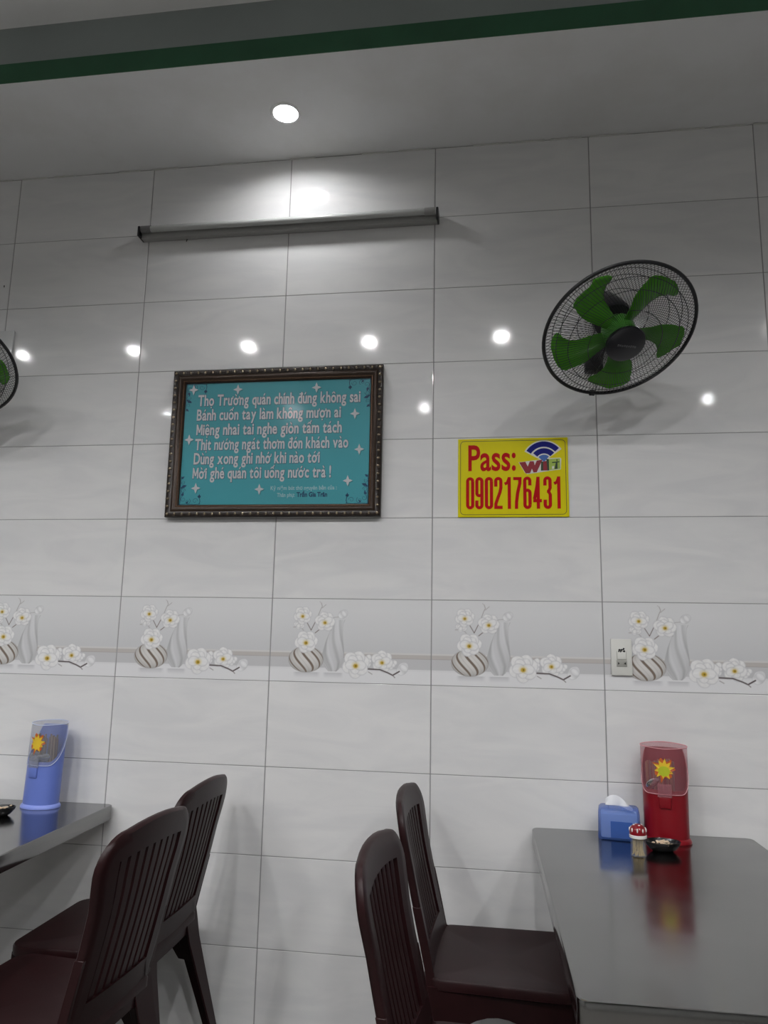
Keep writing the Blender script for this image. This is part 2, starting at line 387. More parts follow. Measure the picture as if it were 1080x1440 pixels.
# ---- the printed design of the decor tiles, painted as vertex colours (600 x 300 mm, 2 px per 3 mm)
DW, DH = 400, 200
def paint_decor():
    uu, vv = np.meshgrid((np.arange(DW))/(DW-1)*600, (np.arange(DH))/(DH-1)*300)
    im = np.zeros((DH, DW, 3)); base = np.array([.71, .712, .718])
    im[:] = base
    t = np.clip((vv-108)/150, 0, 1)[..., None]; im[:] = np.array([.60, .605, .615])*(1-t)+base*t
    def put(mask, col, a=1.0):
        mm = (np.clip(mask, 0, 1)*a)[..., None]; im[:] = im*(1-mm)+np.array(col)*mm
    sm = lambda d, e=1.2: np.clip(.5-d/e/2, 0, 1)
    put(((vv > 88) & (vv < 108)).astype(float), (.52, .49, .47)); put(((vv > 104) & (vv < 109)).astype(float), (.66, .65, .64))
    put(((vv > 88) & (vv < 90)).astype(float), (.40, .38, .37))
    put(((vv > 50) & (vv <= 88)).astype(float), (.56, .56, .57)); put((vv <= 50).astype(float), (.76, .76, .77))
    put(((vv <= 52) & (vv > 44)).astype(float), (.70, .70, .71), .5)
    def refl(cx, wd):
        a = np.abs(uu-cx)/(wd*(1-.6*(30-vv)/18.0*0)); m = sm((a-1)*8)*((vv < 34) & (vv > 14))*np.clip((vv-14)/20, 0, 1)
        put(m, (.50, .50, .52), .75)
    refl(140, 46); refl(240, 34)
    def ell(cx, cy, rx, ry, ang=0):
        c, s = math.cos(ang), math.sin(ang); x = (uu-cx)*c+(vv-cy)*s; y = -(uu-cx)*s+(vv-cy)*c
        return (np.sqrt((x/rx)**2+(y/ry)**2)-1)*min(rx, ry), x/rx, y/ry
    def line(pts, wd, col, a=1.0):
        d = np.full(uu.shape, 1e9)
        for (x0, y0), (x1, y1) in zip(pts[:-1], pts[1:]):
            dx, dy = x1-x0, y1-y0; tt = np.clip(((uu-x0)*dx+(vv-y0)*dy)/(dx*dx+dy*dy+1e-9), 0, 1)
            d = np.minimum(d, np.hypot(uu-x0-tt*dx, vv-y0-tt*dy))
        put(sm(d-wd/2), col, a)
    # tall vase with spiral folds
    lo, hi = 38, 226
    tt = np.clip((vv-lo)/(hi-lo), 0, 1)
    hw = np.interp(tt, [0, .05, .18, .35, .55, .75, .92, 1], [14, 24, 38, 41, 34, 25, 20, 25]); cx = np.interp(tt, [0, .3, .6, 1], [238, 238, 243, 256])
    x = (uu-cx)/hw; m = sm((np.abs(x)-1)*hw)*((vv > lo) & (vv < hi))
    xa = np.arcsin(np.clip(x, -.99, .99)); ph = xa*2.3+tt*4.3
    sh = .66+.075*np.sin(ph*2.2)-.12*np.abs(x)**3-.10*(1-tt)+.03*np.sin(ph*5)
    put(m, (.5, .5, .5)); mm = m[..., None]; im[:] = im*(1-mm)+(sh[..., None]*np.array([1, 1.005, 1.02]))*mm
    # branches
    BR = (.16, .12, .11)
    line([(152, 186), (128, 226), (122, 236)], 2.6, BR); line([(152, 186), (170, 222), (176, 236)], 2.6, BR)
    line([(168, 176), (188, 192), (214, 196), (228, 188)], 3, (.22, .17, .16))
    line([(84, 196), (100, 196), (116, 192), (124, 184)], 2, (.40, .37, .36)); line([(100, 198), (92, 205)], 1.5, (.45, .42, .42))
    line([(176, 236), (186, 262), (192, 274), (188, 286)], 2, (.34, .31, .30)); line([(192, 268), (206, 280)], 1.8, (.4, .37, .36)); line([(188, 286), (182, 291)], 1.5, (.45, .42, .42))
    line([(212, 222), (240, 234), (262, 236)], 2, (.45, .43, .43))
    def flower(cx, cy, r, rot=0, n=6, squash=.86, core=1.0):
        order = [0, 3, 1, 4, 2, 5, 6, 7]
        for ring, (dist, pl, pwd, cnt) in enumerate(((.52, .50, .46, n), (.33, .40, .34, max(3, n-1)))):
            for k in [q for q in order if q < cnt]:
                a = rot+2*PI*(k+.5*ring)/cnt+.18*math.sin(k*5.1+ring)
                px, py = cx+math.cos(a)*r*dist, cy+math.sin(a)*r*dist*squash
                d, ex, ey = ell(px, py, r*pl*(1+.08*math.sin(k*3.3)), r*pwd, math.atan2(math.sin(a)*squash, math.cos(a)))
                low = np.clip((cy-vv)/r, -1, 1)
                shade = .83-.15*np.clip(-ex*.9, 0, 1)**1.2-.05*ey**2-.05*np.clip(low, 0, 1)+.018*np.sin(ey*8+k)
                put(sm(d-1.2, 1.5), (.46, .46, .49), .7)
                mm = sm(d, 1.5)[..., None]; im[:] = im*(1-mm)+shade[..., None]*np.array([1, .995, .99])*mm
                put(sm(np.abs(d+1.2)-.5, 1.5)*(ey < 0), (.55, .55, .57), .7)
        if core < .1: return
        d, *_ = ell(cx, cy-r*.10, r*.26, r*.22); put(sm(d, 5), (.74, .64, .34), .8)
        d, *_ = ell(cx, cy-r*.12, r*.17, r*.15); put(sm(d, 2), (.56, .38, .05))
        d, *_ = ell(cx+r*.02, cy-r*.12, r*.06, r*.07); put(sm(d), (.20, .14, .02))
    def bud(cx, cy, r, ang):
        d, ex, ey = ell(cx, cy, r*1.1, r*.85, ang); put(sm(d-.8), (.48, .48, .50), .8)
        mm = sm(d)[..., None]; im[:] = im*(1-mm)+(.77-.12*np.abs(ey)**2+.06*np.sin(ex*6))[..., None]*np.array([1, 1, 1.01])*mm
        d, *_ = ell(cx+r*.2, cy+r*.1, r*.5, r*.7, ang); put(sm(np.abs(d)-.5), (.5, .5, .52), .7)
    # faint far petals
    flower(106, 206, 20, .5, 5, .8, .01); 
    flower(118, 240, 35, .2); flower(204, 218, 38, .9); bud(272, 246, 17, .6)
    # round vase with swirl
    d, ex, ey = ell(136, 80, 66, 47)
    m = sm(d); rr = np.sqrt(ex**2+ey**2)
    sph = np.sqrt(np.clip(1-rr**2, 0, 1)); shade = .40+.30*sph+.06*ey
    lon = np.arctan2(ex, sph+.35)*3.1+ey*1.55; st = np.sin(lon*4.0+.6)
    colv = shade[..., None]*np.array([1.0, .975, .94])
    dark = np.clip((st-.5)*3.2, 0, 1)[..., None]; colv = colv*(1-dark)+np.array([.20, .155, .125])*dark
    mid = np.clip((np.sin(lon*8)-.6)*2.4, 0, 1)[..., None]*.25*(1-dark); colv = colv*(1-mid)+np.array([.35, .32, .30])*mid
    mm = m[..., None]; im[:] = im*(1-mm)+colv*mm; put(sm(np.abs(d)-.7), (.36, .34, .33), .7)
    flower(134, 144, 44, .1, 6, .80)
    # lying flowers
    flower(366, 80, 22, 1.0, 3, 1.1, .01); flower(324, 66, 51, .3, 6, .88); flower(458, 70, 20, .4, 3, .9, .01); flower(422, 78, 40, .7, 6, .95); bud(498, 54, 22, .9)
    line([(372, 50), (415, 49), (445, 38), (462, 30), (486, 44)], 5.0, (.10, .08, .08)); line([(462, 30), (470, 22)], 3, (.2, .17, .17)); line([(372, 40), (386, 32)], 2.4, (.3, .27, .27))
    return np.clip(im, 0, 1)
DEC = paint_decor()
def tile_box_mesh():
    return MB().box(-.299, 0, -.149, .299, .0058, .149).mesh('tile', smooth=None, bevel=.0012, bseg=2)
TM = tile_box_mesh(); TM.materials.append(MT['tile'])
def decor_mesh():
    xs = np.linspace(-.2985, .2985, DW); zs = np.linspace(-.1485, .1485, DH)
    gx, gz = np.meshgrid(xs, zs); n = DW*DH
    co = np.c_[gx.ravel(), np.zeros(n), gz.ravel()]
    i = np.arange(n).reshape(DH, DW); q = np.c_[i[:-1, :-1].ravel(), i[:-1, 1:].ravel(), i[1:, 1:].ravel(), i[1:, :-1].ravel()]
    ring = list(i[0, :])+list(i[1:, -1])+list(i[-1, -2::-1])+list(i[-2:0:-1, 0])
    co2 = co[ring].copy(); co2[:, 0] = np.clip(co2[:, 0]*1.002, -.299, .299); co2[:, 2] = np.clip(co2[:, 2]*1.0035, -.149, .149); co2[:, 1] = .001
    co3 = co2.copy(); co3[:, 1] = .0058; m = len(ring)
    fs = q.tolist()
    for k in range(m):
        k2 = (k+1) % m; fs.append((ring[k], n+k, n+k2, ring[k2])); fs.append((n+k, n+m+k, n+m+k2, n+k2))
    me = bpy.data.meshes.new('printed_tile'); me.from_pydata(np.vstack([co, co2, co3]).tolist(), [], fs)
    at = me.color_attributes.new('print', 'FLOAT_COLOR', 'POINT')
    c = np.ones((n+2*m, 4)); c[:n, :3] = DEC.reshape(-1, 3); c[n:, :3] = .70
    at.data.foreach_set('color', c.ravel()); me.materials.append(MT['tileprint']); me.update()
    return me
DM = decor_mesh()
off = {0: -.0043, 1: .0074, 2: .0067, 3: -.0012, 4: -.0062, 5: -.0024}
def gx(i): return (i-3)*.6+off.get(i, 0)      # x of tile joint i
for i in range(-5, 10):
    xa, xb = max(gx(i), X0), min(gx(i+1), X1)
    if xb-xa < .1: continue
    for r in range(11):
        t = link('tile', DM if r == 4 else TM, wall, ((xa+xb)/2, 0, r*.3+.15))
        t.scale = ((xb-xa-.0016)/.6, 1, .999)
        t.rotation_euler = (random.gauss(0, .0004), 0, random.gauss(0, .0004))
        if r == 4: t['label'] = 'white tile printed with a swirled vase, a tall vase and magnolia flowers'
g = MB()
for r in range(0, 12): g.box(X0, .0012, r*.3-.0015, X1, .0058, r*.3+.0015)
for i in range(-4, 11):
    if X0 < gx(i) < X1: g.box(gx(i)-.0017, .0012, 0, gx(i)+.0017, .0058, 3.3)
tag(g.build('grout', MT['grout'], wall, smooth=None), kind='stuff')
tag(MB().tube([(-1.83+.0*k, -.002, 2.80+.004*k) for k in range(3)], .0018, 5).build('insect_speck', MT['dirt'], wall), 'small dark speck')

# ------------------------------------------------------------------ downlights
def downlight(x, y, z, strength, label, group=None, recess=0.004):
    t = thing('downlight', label, 'light', (x, y, z), group=group)
    n = 32; prof = [(LR-.001, recess), (LR-.001, -.003), (LR+.004, -.0045), (LR+.011, -.002), (LR+.012, -.0004)]
    MB().lathe(prof, n, cap=False).build('trim_ring', MT['trim'], t)
    MB().lathe([(LR-.0015, recess), (LR-.0015, recess+.001)], n).build('diffuser', lit('lamp_'+str(int(strength)), strength), t, smooth=None)
    return t
downlight(LX, LY, SOFF-.0005, LAMP_SOFFIT, 'round recessed downlight glowing in the low ceiling strip near the wall', recess=.016)
for x, y in ROW1+ROW2:
    downlight(x, y, CEIL-.0005, LAMP_MAIN, 'round white downlight in the high main ceiling', 'downlights of the main ceiling', recess=.021)

# ------------------------------------------------------------------ fluorescent batten on the wall
t = thing('tube_light', 'long unlit fluorescent tube fixture on the tiled wall below the ceiling', 'light', (-.60, 0, 2.988))
L2 = .612
MB().box(-L2, -.036, -.022, L2, -.001, .004).build('batten', MT['alu'], t, bevel=.003)
MB().tube([(-L2+.02, -.046, .010), (L2-.02, -.046, .010)], .0135, 16).build('glass_tube', MT['tube'], t)
MB().tube([(-L2+.03, -.0535, .019), (L2-.03, -.0535, .019)], .0012, 4).build('seam_line', MT['grey'], t)
for s in (-1, 1):
    c = MB().box(s*(L2-.0)-.005, -.058, -.022, s*(L2-.0)+.005, -.001, .022).build('end_cap', MT['black'], t, bevel=.003)
    MB().tube([(s*(L2-.05), -.046, .010), (s*(L2-.008), -.046, .010)], .0152, 16).build('lamp_holder', MT['grey' if s < 0 else 'alu'], t)
MB().tube([(-.42, -.01, -.022), (-.422, -.012, -.034)], .002, 5).build('screw', MT['black'], t)

# ------------------------------------------------------------------ framed poster
FX, FZ, FW, FH = -.610, 2.0965, .838, .586
fr = thing('framed_poster', 'teal poem poster in a dark brown beaded frame hanging on the tiles', 'picture', (FX, -.002, FZ))
def rect_ring(prof, hw, hh):
    """frame moulding: prof = list of (inset from the outer edge, y)"""
    mb = MB(); rings = []
    for ins, y in prof: rings.append([(-hw+ins, y, -hh+ins), (hw-ins, y, -hh+ins), (hw-ins, y, hh-ins), (-hw+ins, y, hh-ins)])
    mb.loft(rings, cap=False); return mb
hw, hh = FW/2, FH/2
rect_ring([(.002, -.0005), (0, -.004), (0, -.022), (.003, -.027), (.005, -.0275), (.019, -.024), (.022, -.022)], hw, hh).build('frame', MT['brownd'], fr, smooth=50)
rect_ring([(.021, -.022), (.024, -.026), (.029, -.0275), (.034, -.026), (.037, -.021), (.042, -.0185), (.0485, -.013), (.0485, -.006)], hw, hh).build('inner_moulding', MT['brown'], fr, smooth=50)
rect_ring([(.0405, -.0198), (.0425, -.0208), (.0445, -.0180)], hw, hh).build('gilt_line', MT['goldline'], fr, smooth=50)
bd = MB(); hk = MB()
def beads(n, horiz, sgn):
    for k in range(n):
        if horiz: a = -hw+.012+(FW-.024)*k/(n-1); c = (a, -.0275, sgn*(hh-.0115))
        else: a = -hh+.012+(FH-.024)*k/(n-1); c = (sgn*(hw-.0115), -.0275, a)
        rx, rz = (.0042, .0055) if horiz else (.0055, .0042)
        bd.ball(c, rx, .0045, rz, 8, 5)
        if horiz: hk.tube([(c[0]+.0085*math.cos(q), -.027, c[2]+.0085*math.sin(q)*sgn) for q in [PI*j/5 for j in range(6)]], .0014, 4)
        else: hk.tube([(c[0]+.0085*math.sin(q)*sgn, -.027, c[2]+.0085*math.cos(q)) for q in [PI*j/5 for j in range(6)]], .0014, 4)
for sg in (-1, 1): beads(28, True, sg); beads(20, False, sg)
tag(bd.build('beads', MT['gold'], fr, smooth=80), 'small antique gilt beads', kind='stuff')
tag(hk.build('bead_hooks', MT['brown'], fr, smooth=80), kind='stuff')
PW, PH = FW-.094, FH-.094; pw, ph = PW/2, PH/2
po = MB().box(-pw, -.0062, -ph, pw, -.003, ph).build('poster', MT['teal'], fr, smooth=None)
MB().box(-pw, -.0118, -ph, pw, -.0108, ph).build('glass_pane', MT['glass'], fr, smooth=None)
def U(u): return -pw+u*PW
def V(v): return ph-v*PH
YT = -.0068
lines = [('Thọ Trường quán chính đúng không sai', .072, .945, .190), ('Bánh cuốn tay làm không mượn ai', .070, .845, .310),
         ('Miệng nhai tai nghe giòn tấm tách', .073, .852, .432), ('Thịt nướng ngát thơm đón khách vào', .070, .888, .553),
         ('Dùng xong ghi nhớ khi nào tới', .068, .742, .668), ('Mời ghé quán tôi uống nước trà !', .067, .803, .785)]
for s_, u0, u1, v in lines:
    vtext('lettering', s_, MT['white'], po, U(u0), U(u1), V(v), PH*.087, YT-.0006, .027)
    vtext('lettering_outline', s_, MT['outline'], po, U(u0)+.0006, U(u1)+.0006, V(v)-.0004, PH*.087, YT, .027, grow=.028)
text('small_lettering', 'Kỷ niệm bút thơ nguyên bản của :', MT['palegrey'], po, U(.490), U(.835), V(.882), PH*.030, YT, offset=.015)
text('small_lettering', 'Thân phụ:', MT['palegrey'], po, U(.525), U(.618), V(.937), PH*.030, YT, offset=.015)
text('name_lettering', 'Trần Gia Trân', MT['navy'], po, U(.628), U(.787), V(.937), PH*.034, YT-.0003, offset=.04)
def star(u, v, r):
    pts = []
    for k in range(16):
        a = PI/2+2*PI*k/16+.02; q = k % 4; rr = r if q == 0 else (r*.36 if q == 2 else r*.52)
        pts.append((U(u)+math.cos(a)*rr*(.88 if k % 8 == 4 or k % 8 == -4 else 1), V(v)+math.sin(a)*rr))
    MB().flat([(a+.003, b-.003) for a, b in pts], YT+.0002).build('star_shadow', MT['starshade'], po, smooth=None)
    MB().flat(pts, YT-.0002).build('star', MT['white'], po, smooth=None)
for q in ((.043, .055), (.288, .062), (.712, .065), (.918, .285), (.945, .570), (.890, .815), (.430, .875), (.088, .862), (.035, .468)): star(*q, .0215)
def vine(cx, cz, sx, sz):
    mb = MB()
    def P(a, b): return (cx+sx*a, cz+sz*b)
    def curl(a, b, r, a0, turns, w=.0016):
        pts = []
        for k in range(15):
            f = k/14; an = a0+turns*2*PI*f; rr = r*(1-.75*f); pts.append(P(a+rr*math.cos(an), b+rr*math.sin(an)))
        mb.ribbon(pts, [w*(1-.5*k/14) for k in range(15)], YT)
    def leaf(a, b, an, l):
        pts = []
        for f, wd in ((0, 0), (.3, .28), (.6, .22), (1, 0), (.6, -.22), (.3, -.28)):
            pts.append(P(a+l*(f*math.cos(an)-wd*math.sin(an)), b+l*(f*math.sin(an)+wd*math.cos(an))))
        mb.flat(pts, YT)
    mb.ribbon([P(0, .004), P(.03, .006), P(.06, .003), P(.088, .006)], .0018, YT); mb.ribbon([P(.004, 0), P(.007, .04), P(.003, .08), P(.006, .115)], .0022, YT)
    mb.ribbon([P(.082, .004), P(.086, .015), P(.084, .026), P(.082, .03)], .0026, YT); leaf(.082, .028, PI/2, .017); leaf(.082, .03, PI/2-.7, .011); leaf(.082, .03, PI/2+.7, .011)
    curl(.066, .018, .011, 0, 1.2); curl(.036, .016, .012, 1, -1.2); curl(.018, .025, .011, 2, 1.2); curl(.015, .058, .010, 0, 1.3); curl(.012, .09, .008, 1, -1.2)
    leaf(.008, .072, .35, .022); leaf(.006, .066, .9, .014); leaf(.012, .036, 1.3, .018); leaf(.03, .008, .8, .013); leaf(.005, .105, .7, .016)
    mb.build('vine_corner', MT['navy'], po, smooth=None)
vine(-pw, ph, 1, -1); vine(pw, ph, -1, -1); vine(-pw, -ph, 1, 1); vine(pw, -ph, -1, 1)

# ------------------------------------------------------------------ yellow board
SX, SZ, SW, SH = .2905, 1.9475, .396, .293
bo = thing('yellow_notice_board', 'yellow board with red password number and wireless emblem on the tiles', 'sign', (SX, 0, SZ))
MB().box(-SW/2, -.0045, -SH/2, SW/2, -.0005, SH/2).build('board', MT['yellow'], bo, bevel=.0006, bseg=1)
bp_ = MB(); oo = rrect(SW-.018, SH-.018, .014, 6)
bp_.ribbon(oo, .0022, -.0049, closed=True).build('border_line', MT['olive'], bo, smooth=None)
def B(px, py): return ((px-83)/878*SW-SW/2, SH/2-(py-103)/622*SH)       # crop coordinates of the board
x0, zb = B(166, 356); x1, _ = B(548, 356)
text('lettering', 'Pass:', MT['red'], bo, x0, x1, zb, 197/622*SH, -.0050, offset=.018)
# tall condensed digits, drawn as strokes
def digits():
    H = 250/622*SH; Wd = 66/878*SW; t_ = Wd*.39
    def arc(cx, cy, rx, ry, a0, a1, n=10): return [(cx+rx*math.cos(math.radians(a0+(a1-a0)*k/n)), cy+ry*math.sin(math.radians(a0+(a1-a0)*k/n))) for k in range(n+1)]
    a, b = t_/2, Wd-t_/2; c = Wd/2; r = (b-a)/2; ry = r*1.05; lo, hi = t_*.42, H-t_*.42
    G = {
        '0': [arc(c, hi-ry, r, ry, 0, 180)+arc(c, lo+ry, r, ry, 180, 360)+[(b, hi-ry)]],
        '9': [[(a, H*.60)]+arc(c, H*.42+ry, r, ry, 180, 360)+arc(c, hi-ry, r, ry, 0, 180)+[(a, H*.60)], [(b, hi-ry)]+arc(c, lo+ry, r, ry, 0, -180)+[(a, H*.27)]],
        '2': [[(a, H*.70)]+arc(c, hi-ry, r, ry, 180, 0)+[(b, H*.66), (b-.12*Wd, H*.52), (a+.18*Wd, H*.30), (a, H*.16), (a, H*.05)], [(a-t_*.5, lo+t_*.08), (b+t_*.5, lo+t_*.08)]],
        '1': [[(b-.08*Wd, 0), (b-.08*Wd, H)], [(a-.02*Wd, H*.78), (c, H*.82), (b-.1*Wd, H*.95)]],
        '7': [[(a-t_*.5, hi-t_*.1), (b+t_*.5, hi-t_*.1)], [(b, hi), (b-.02*Wd, H*.80), (c+.02*Wd, H*.5), (c-.12*Wd, H*.22), (c-.14*Wd, 0)]],
        '6': [[(b, H*.73)]+arc(c, hi-ry, r, ry, 0, 180)+arc(c, lo+ry, r, ry, 180, 360), [(b, lo+ry)]+arc(c, H*.58-ry, r, ry, 0, 180)],
        '4': [[(b-.2*Wd, 0), (b-.2*Wd, H)], [(b-.2*Wd, H*.98), (c-.02*Wd, H*.7), (a-.04*Wd, H*.30)], [(a-t_*.5, H*.25), (b+t_*.55, H*.25)]],
        '3': [[(a, H*.72)]+arc(c, hi-ry, r, ry, 180, 0)+[(b, H*.64), (c+.1*Wd, H*.53)], [(c-.08*Wd, H*.53), (c+.12*Wd, H*.53), (b, H*.44)]+arc(c, lo+ry, r, ry, 0, -180)+[(a, H*.28)]],
    }
    starts = [148, 222, 299, 374, 446, 526, 604, 682, 763, 836]; base = 662
    for ch, st in zip('0902176431', starts):
        mb = MB(); ox, oz = B(st, base)
        for k, stroke in enumerate(G[ch]):
            mb.ribbon([(ox+p, oz+q) for p, q in stroke], t_, -.0050-.00015*k)
        mb.build('digit', MT['red'], bo, smooth=None)
digits()
# wireless emblem
def E_(px, py):   # emblem crop: 1080x1003 px covers image px 730-800 x 610-675
    X = 730+px/15.43; Y = 610+py/15.43
    return ((X-644.6)/(798.9-644.6)*SW-SW/2, SH/2-(Y-618.3)/(727.3-618.3)*SH)
def poly(name, pts, m, y): return MB().flat([E_(*p) for p in pts], y).build(name, m, bo, smooth=None)
def arcband(cx, cy, r0, r1, a0, a1, n=14):
    o = [(cx+r1*math.cos(math.radians(a0+(a1-a0)*k/n)), cy-r1*math.sin(math.radians(a0+(a1-a0)*k/n))) for k in range(n+1)]
    i = [(cx+r0*math.cos(math.radians(a1+(a0-a1)*k/n)), cy-r0*math.sin(math.radians(a1+(a0-a1)*k/n))) for k in range(n+1)]
    return o+i
em = MB()
poly('emblem_backing', [(545, 640)]+[(545+475*math.cos(math.radians(a)), 655-470*math.sin(math.radians(a))) for a in range(36, 151, 6)], MT['cream'], -.0049)
poly('emblem_backing', [(5, 650), (470, 600), (640, 570), (900, 565), (920, 590), (905, 810), (640, 845), (190, 905), (140, 880)], MT['cream'], -.00492)
poly('signal_arc', arcband(545, 655, 330, 445, 42, 146), MT['blue'], -.0051)
poly('signal_arc', arcband(550, 655, 185, 300, 42, 140), MT['blue'], -.0051)
poly('signal_arc', arcband(550, 655, 20, 160, 48, 136), MT['blue2'], -.0051)
poly('emblem_letter', [(15, 655), (150, 640), (200, 745), (245, 632), (330, 632), (350, 720), (395, 620), (520, 600), (390, 868), (320, 872), (290, 790), (250, 885), (155, 892)], MT['maroon'], -.0052)
poly('emblem_letter', [(530, 640), (620, 625), (620, 835), (530, 835)], MT['maroon'], -.0052)
poly('emblem_letter', [(545, 570), (605, 565), (608, 608), (545, 612)], MT['blue2'], -.0052)
poly('emblem_panel', [(655, 590), (890, 578), (895, 800), (660, 828)], MT['lime'], -.0052)
poly('emblem_edge', [(600, 585), (655, 590), (658, 830), (622, 838)], MT['dgreen'], -.00521)
poly('emblem_edge', [(488, 640), (530, 640), (530, 835), (480, 835)], MT['dgreen'], -.00521)
poly('emblem_letter', [(722, 655), (880, 642), (880, 662), (836, 668), (836, 800), (772, 806), (785, 740), (800, 672), (722, 678)], MT['dgreen'], -.0054)
poly('emblem_letter', [(816, 596), (836, 596), (836, 642), (816, 644)], MT['dgreen'], -.0054)
poly('emblem_letter', [(722, 745), (765, 740), (760, 798), (715, 802)], MT['cream'], -.0054)

# ------------------------------------------------------------------ wall socket
so = thing('wall_socket', 'white wall plate with small socket and switch over the printed vase border', 'socket', (.6515, 0, 1.3125))
MB().box(-.0345, -.009, -.061, .0345, -.0005, .061).build('cover_plate', MT['socket'], so, bevel=.002)
MB().box(-.0145, -.0115, -.012, .0145, -.008, .012).build('switch_rocker', MT['socket'], so, bevel=.002, loc=(0, 0, .004))
sk = MB().box(-.0175, -.0105, -.011, .0175, -.008, .011).build('outlet', MT['socket2'], so, bevel=.001, loc=(0, 0, -.021))
for s in (-1, 1): MB().prism([(s*.010-.003*s, 0), (s*.010+.003*s, .0045), (s*.010+.003*s, -.0045)], -.0112, -.0103).build('pin_slot', MT['soot'], sk, smooth=None)
MB().box(-.0145, -.0098, -.0035, .0145, -.0085, .0035).build('switch_surround', MT['socket2'], so, loc=(0, 0, -.0095))
sc = MB()
for k in range(16):
    x, z = random.uniform(-.012, .012), random.gauss(.025, .004)
    sc.ball((x, -.0092, z), random.uniform(.002, .004), .0009, random.uniform(.0015, .0035), 7, 4)
sc.build('soot_marks', MT['soot'], so)
for s in (-1, 1): MB().tube([(s*.0155, -.0095, -.010), (s*.0155, -.0095, .020)], .0006, 4).build('frame_line', MT['socket2'], so)

# ------------------------------------------------------------------ wall fans
FC = Vector((.627, -.329, 2.353)); az, el = math.radians(18.8), math.radians(-56.2)
fn = Vector((math.sin(az)*math.cos(el), -math.cos(az)*math.cos(el), math.sin(el)))
FB = Vector((.585, 0, 2.385))            # the fan's foot on the wall
fx = fn.cross(Vector((0, 0, 1))).normalized()*-1; fy = fn.cross(fx).normalized()
FT = Matrix((fx, fy, fn)).transposed().to_4x4(); FT.translation = FC-FB
def fan():
    t = thing('wall_fan', 'black caged wall fan with five green blades above the yellow board', 'fan', FB)
    R = .250
    MB(FT).tube([(R*math.cos(2*PI*k/72)*.985, R*math.sin(2*PI*k/72)*.985, 0) for k in range(72)], .0062, 8, closed=True).build('rim', MT['black'], t)
    def dome(r, h, sgn):          # cage profile
        u = max(0.0, (r-.055)/(R*.985-.055)); return sgn*h*(1-u**2.6)
    def wires(h, sgn, sw, n, name):
        mb = MB()
        for k in range(n):
            a = 2*PI*k/n; pts = []
            for j in range(9):
                f = j/8; r = .052+(R*.985-.052)*f; an = a+sw*(1-(1-f)**1.4)
                pts.append((r*math.cos(an), r*math.sin(an), dome(r, h, sgn)))
            mb.tube(pts, .0009, 3)
        for rr in (.118, .178, .212):
            mb.tube([(rr*math.cos(2*PI*k/60), rr*math.sin(2*PI*k/60), dome(rr, h, sgn)-.0015*sgn) for k in range(60)], .0012, 4, closed=True)
        return mb.build(name, MT['blackwire'], t, smooth=None)
    wires(.066, 1, .42, 120, 'front_cage'); wires(.075, -1, -.42, 120, 'rear_cage')
    # cage meshes were built in fan coordinates: bring them into place
    for o in t.children:
        if o.name.startswith(('front_cage', 'rear_cage')): o.data.transform(FT)
    MB(FT).lathe([(.0, .058), (.062, .058), (.064, .064), (.062, .072), (.050, .076), (.0005, .078)], 40).build('front_badge', MT['darkhub'], t)
    lg = MB(FT)
    cx = -.030
    for k in range(9):
        x = cx+k*.0072; lg.box(x, -.004+(k % 2)*.001, .0765, x+.0045, .003-(k % 3)*.0008, .0795)
    lg.build('badge_print', MT['logogrey'], t, smooth=None)
    MB(FT).lathe([(.010, .045), (.042, .042), (.052, .03), (.054, -.02), (.05, -.032), (.01, -.034)], 36).build('blade_hub', MT['bladehub'], t)
    def blade_mesh():
        # grid between the two edges
        lead = [(.040, 4), (.070, 8), (.100, 11), (.130, 13), (.155, 11), (.178, 6), (.193, 0), (.203, -1), (.212, 2), (.218, 8), (.2205, 14)]
        trail = [(.040, 54), (.070, 49), (.100, 46.5), (.130, 47), (.155, 45), (.178, 42.5), (.193, 40), (.203, 40), (.212, 37), (.219, 31), (.2225, 22)]
        mb = MB(); n = 9; top = []; bot = []
        for (r, a), (r2, b) in zip(lead, trail):
            for j in range(n+1):
                f = j/n; an = math.radians(a+(b-a)*f); w_ = (f-.5)
                z = -.002+.024*w_*min(1, .5+r/.2)*1.0+.008*math.sin(PI*f)
                x, y = r*math.cos(an), r*math.sin(an); top.append((x, y, z+.0011)); bot.append((x, y, z-.0011))
        m = n+1; K = len(lead); N = K*m
        fs = []
        for i in range(K-1):
            for j in range(n):
                q = (i*m+j, i*m+j+1, (i+1)*m+j+1, (i+1)*m+j); fs.append(q); fs.append(tuple(N+v for v in q[::-1]))
        per = [j for j in range(m)]+[i*m+n for i in range(1, K)]+[(K-1)*m+j for j in range(n-1, -1, -1)]+[i*m for i in range(K-2, 0, -1)]
        for k in range(len(per)):
            a_, b_ = per[k], per[(k+1) % len(per)]; fs.append((a_, N+a_, N+b_, b_))
        mb.add(top+bot, fs); return mb
    for k in range(5):
        mb = blade_mesh(); mb.T = FT @ Matrix.Rotation(math.radians(BLADE0+72*k), 4, 'Z'); mb.build('blade', MT['blade'], t, smooth=60)
    MB(FT).lathe([(.02, -.06), (.062, -.066), (.066, -.085), (.058, -.125), (.044, -.175), (.026, -.205), (.004, -.21)], 32).build('motor_housing', MT['darkhub'], t)
    # arm and wall bracket in world axes
    q = lambda p: Vector(p)-FB
    MB().tube([q((.605, -.255, 2.47)), q((.603, -.235, 2.43)), q((.600, -.20, 2.405)), q((.592, -.12, 2.388)), q((.588, -.04, 2.385))], [.026, .024, .020, .018, .021], 14).build('arm', MT['black'], t)
    MB().box(-.032, -.045, -.055, .032, -.001, .055).build('wall_bracket', MT['black'], t, bevel=.008)
    MB().tube([q((.620, -.215, 2.40)), q((.585, -.215, 2.40))], .022, 14).build('tilt_knob', MT['black'], t)
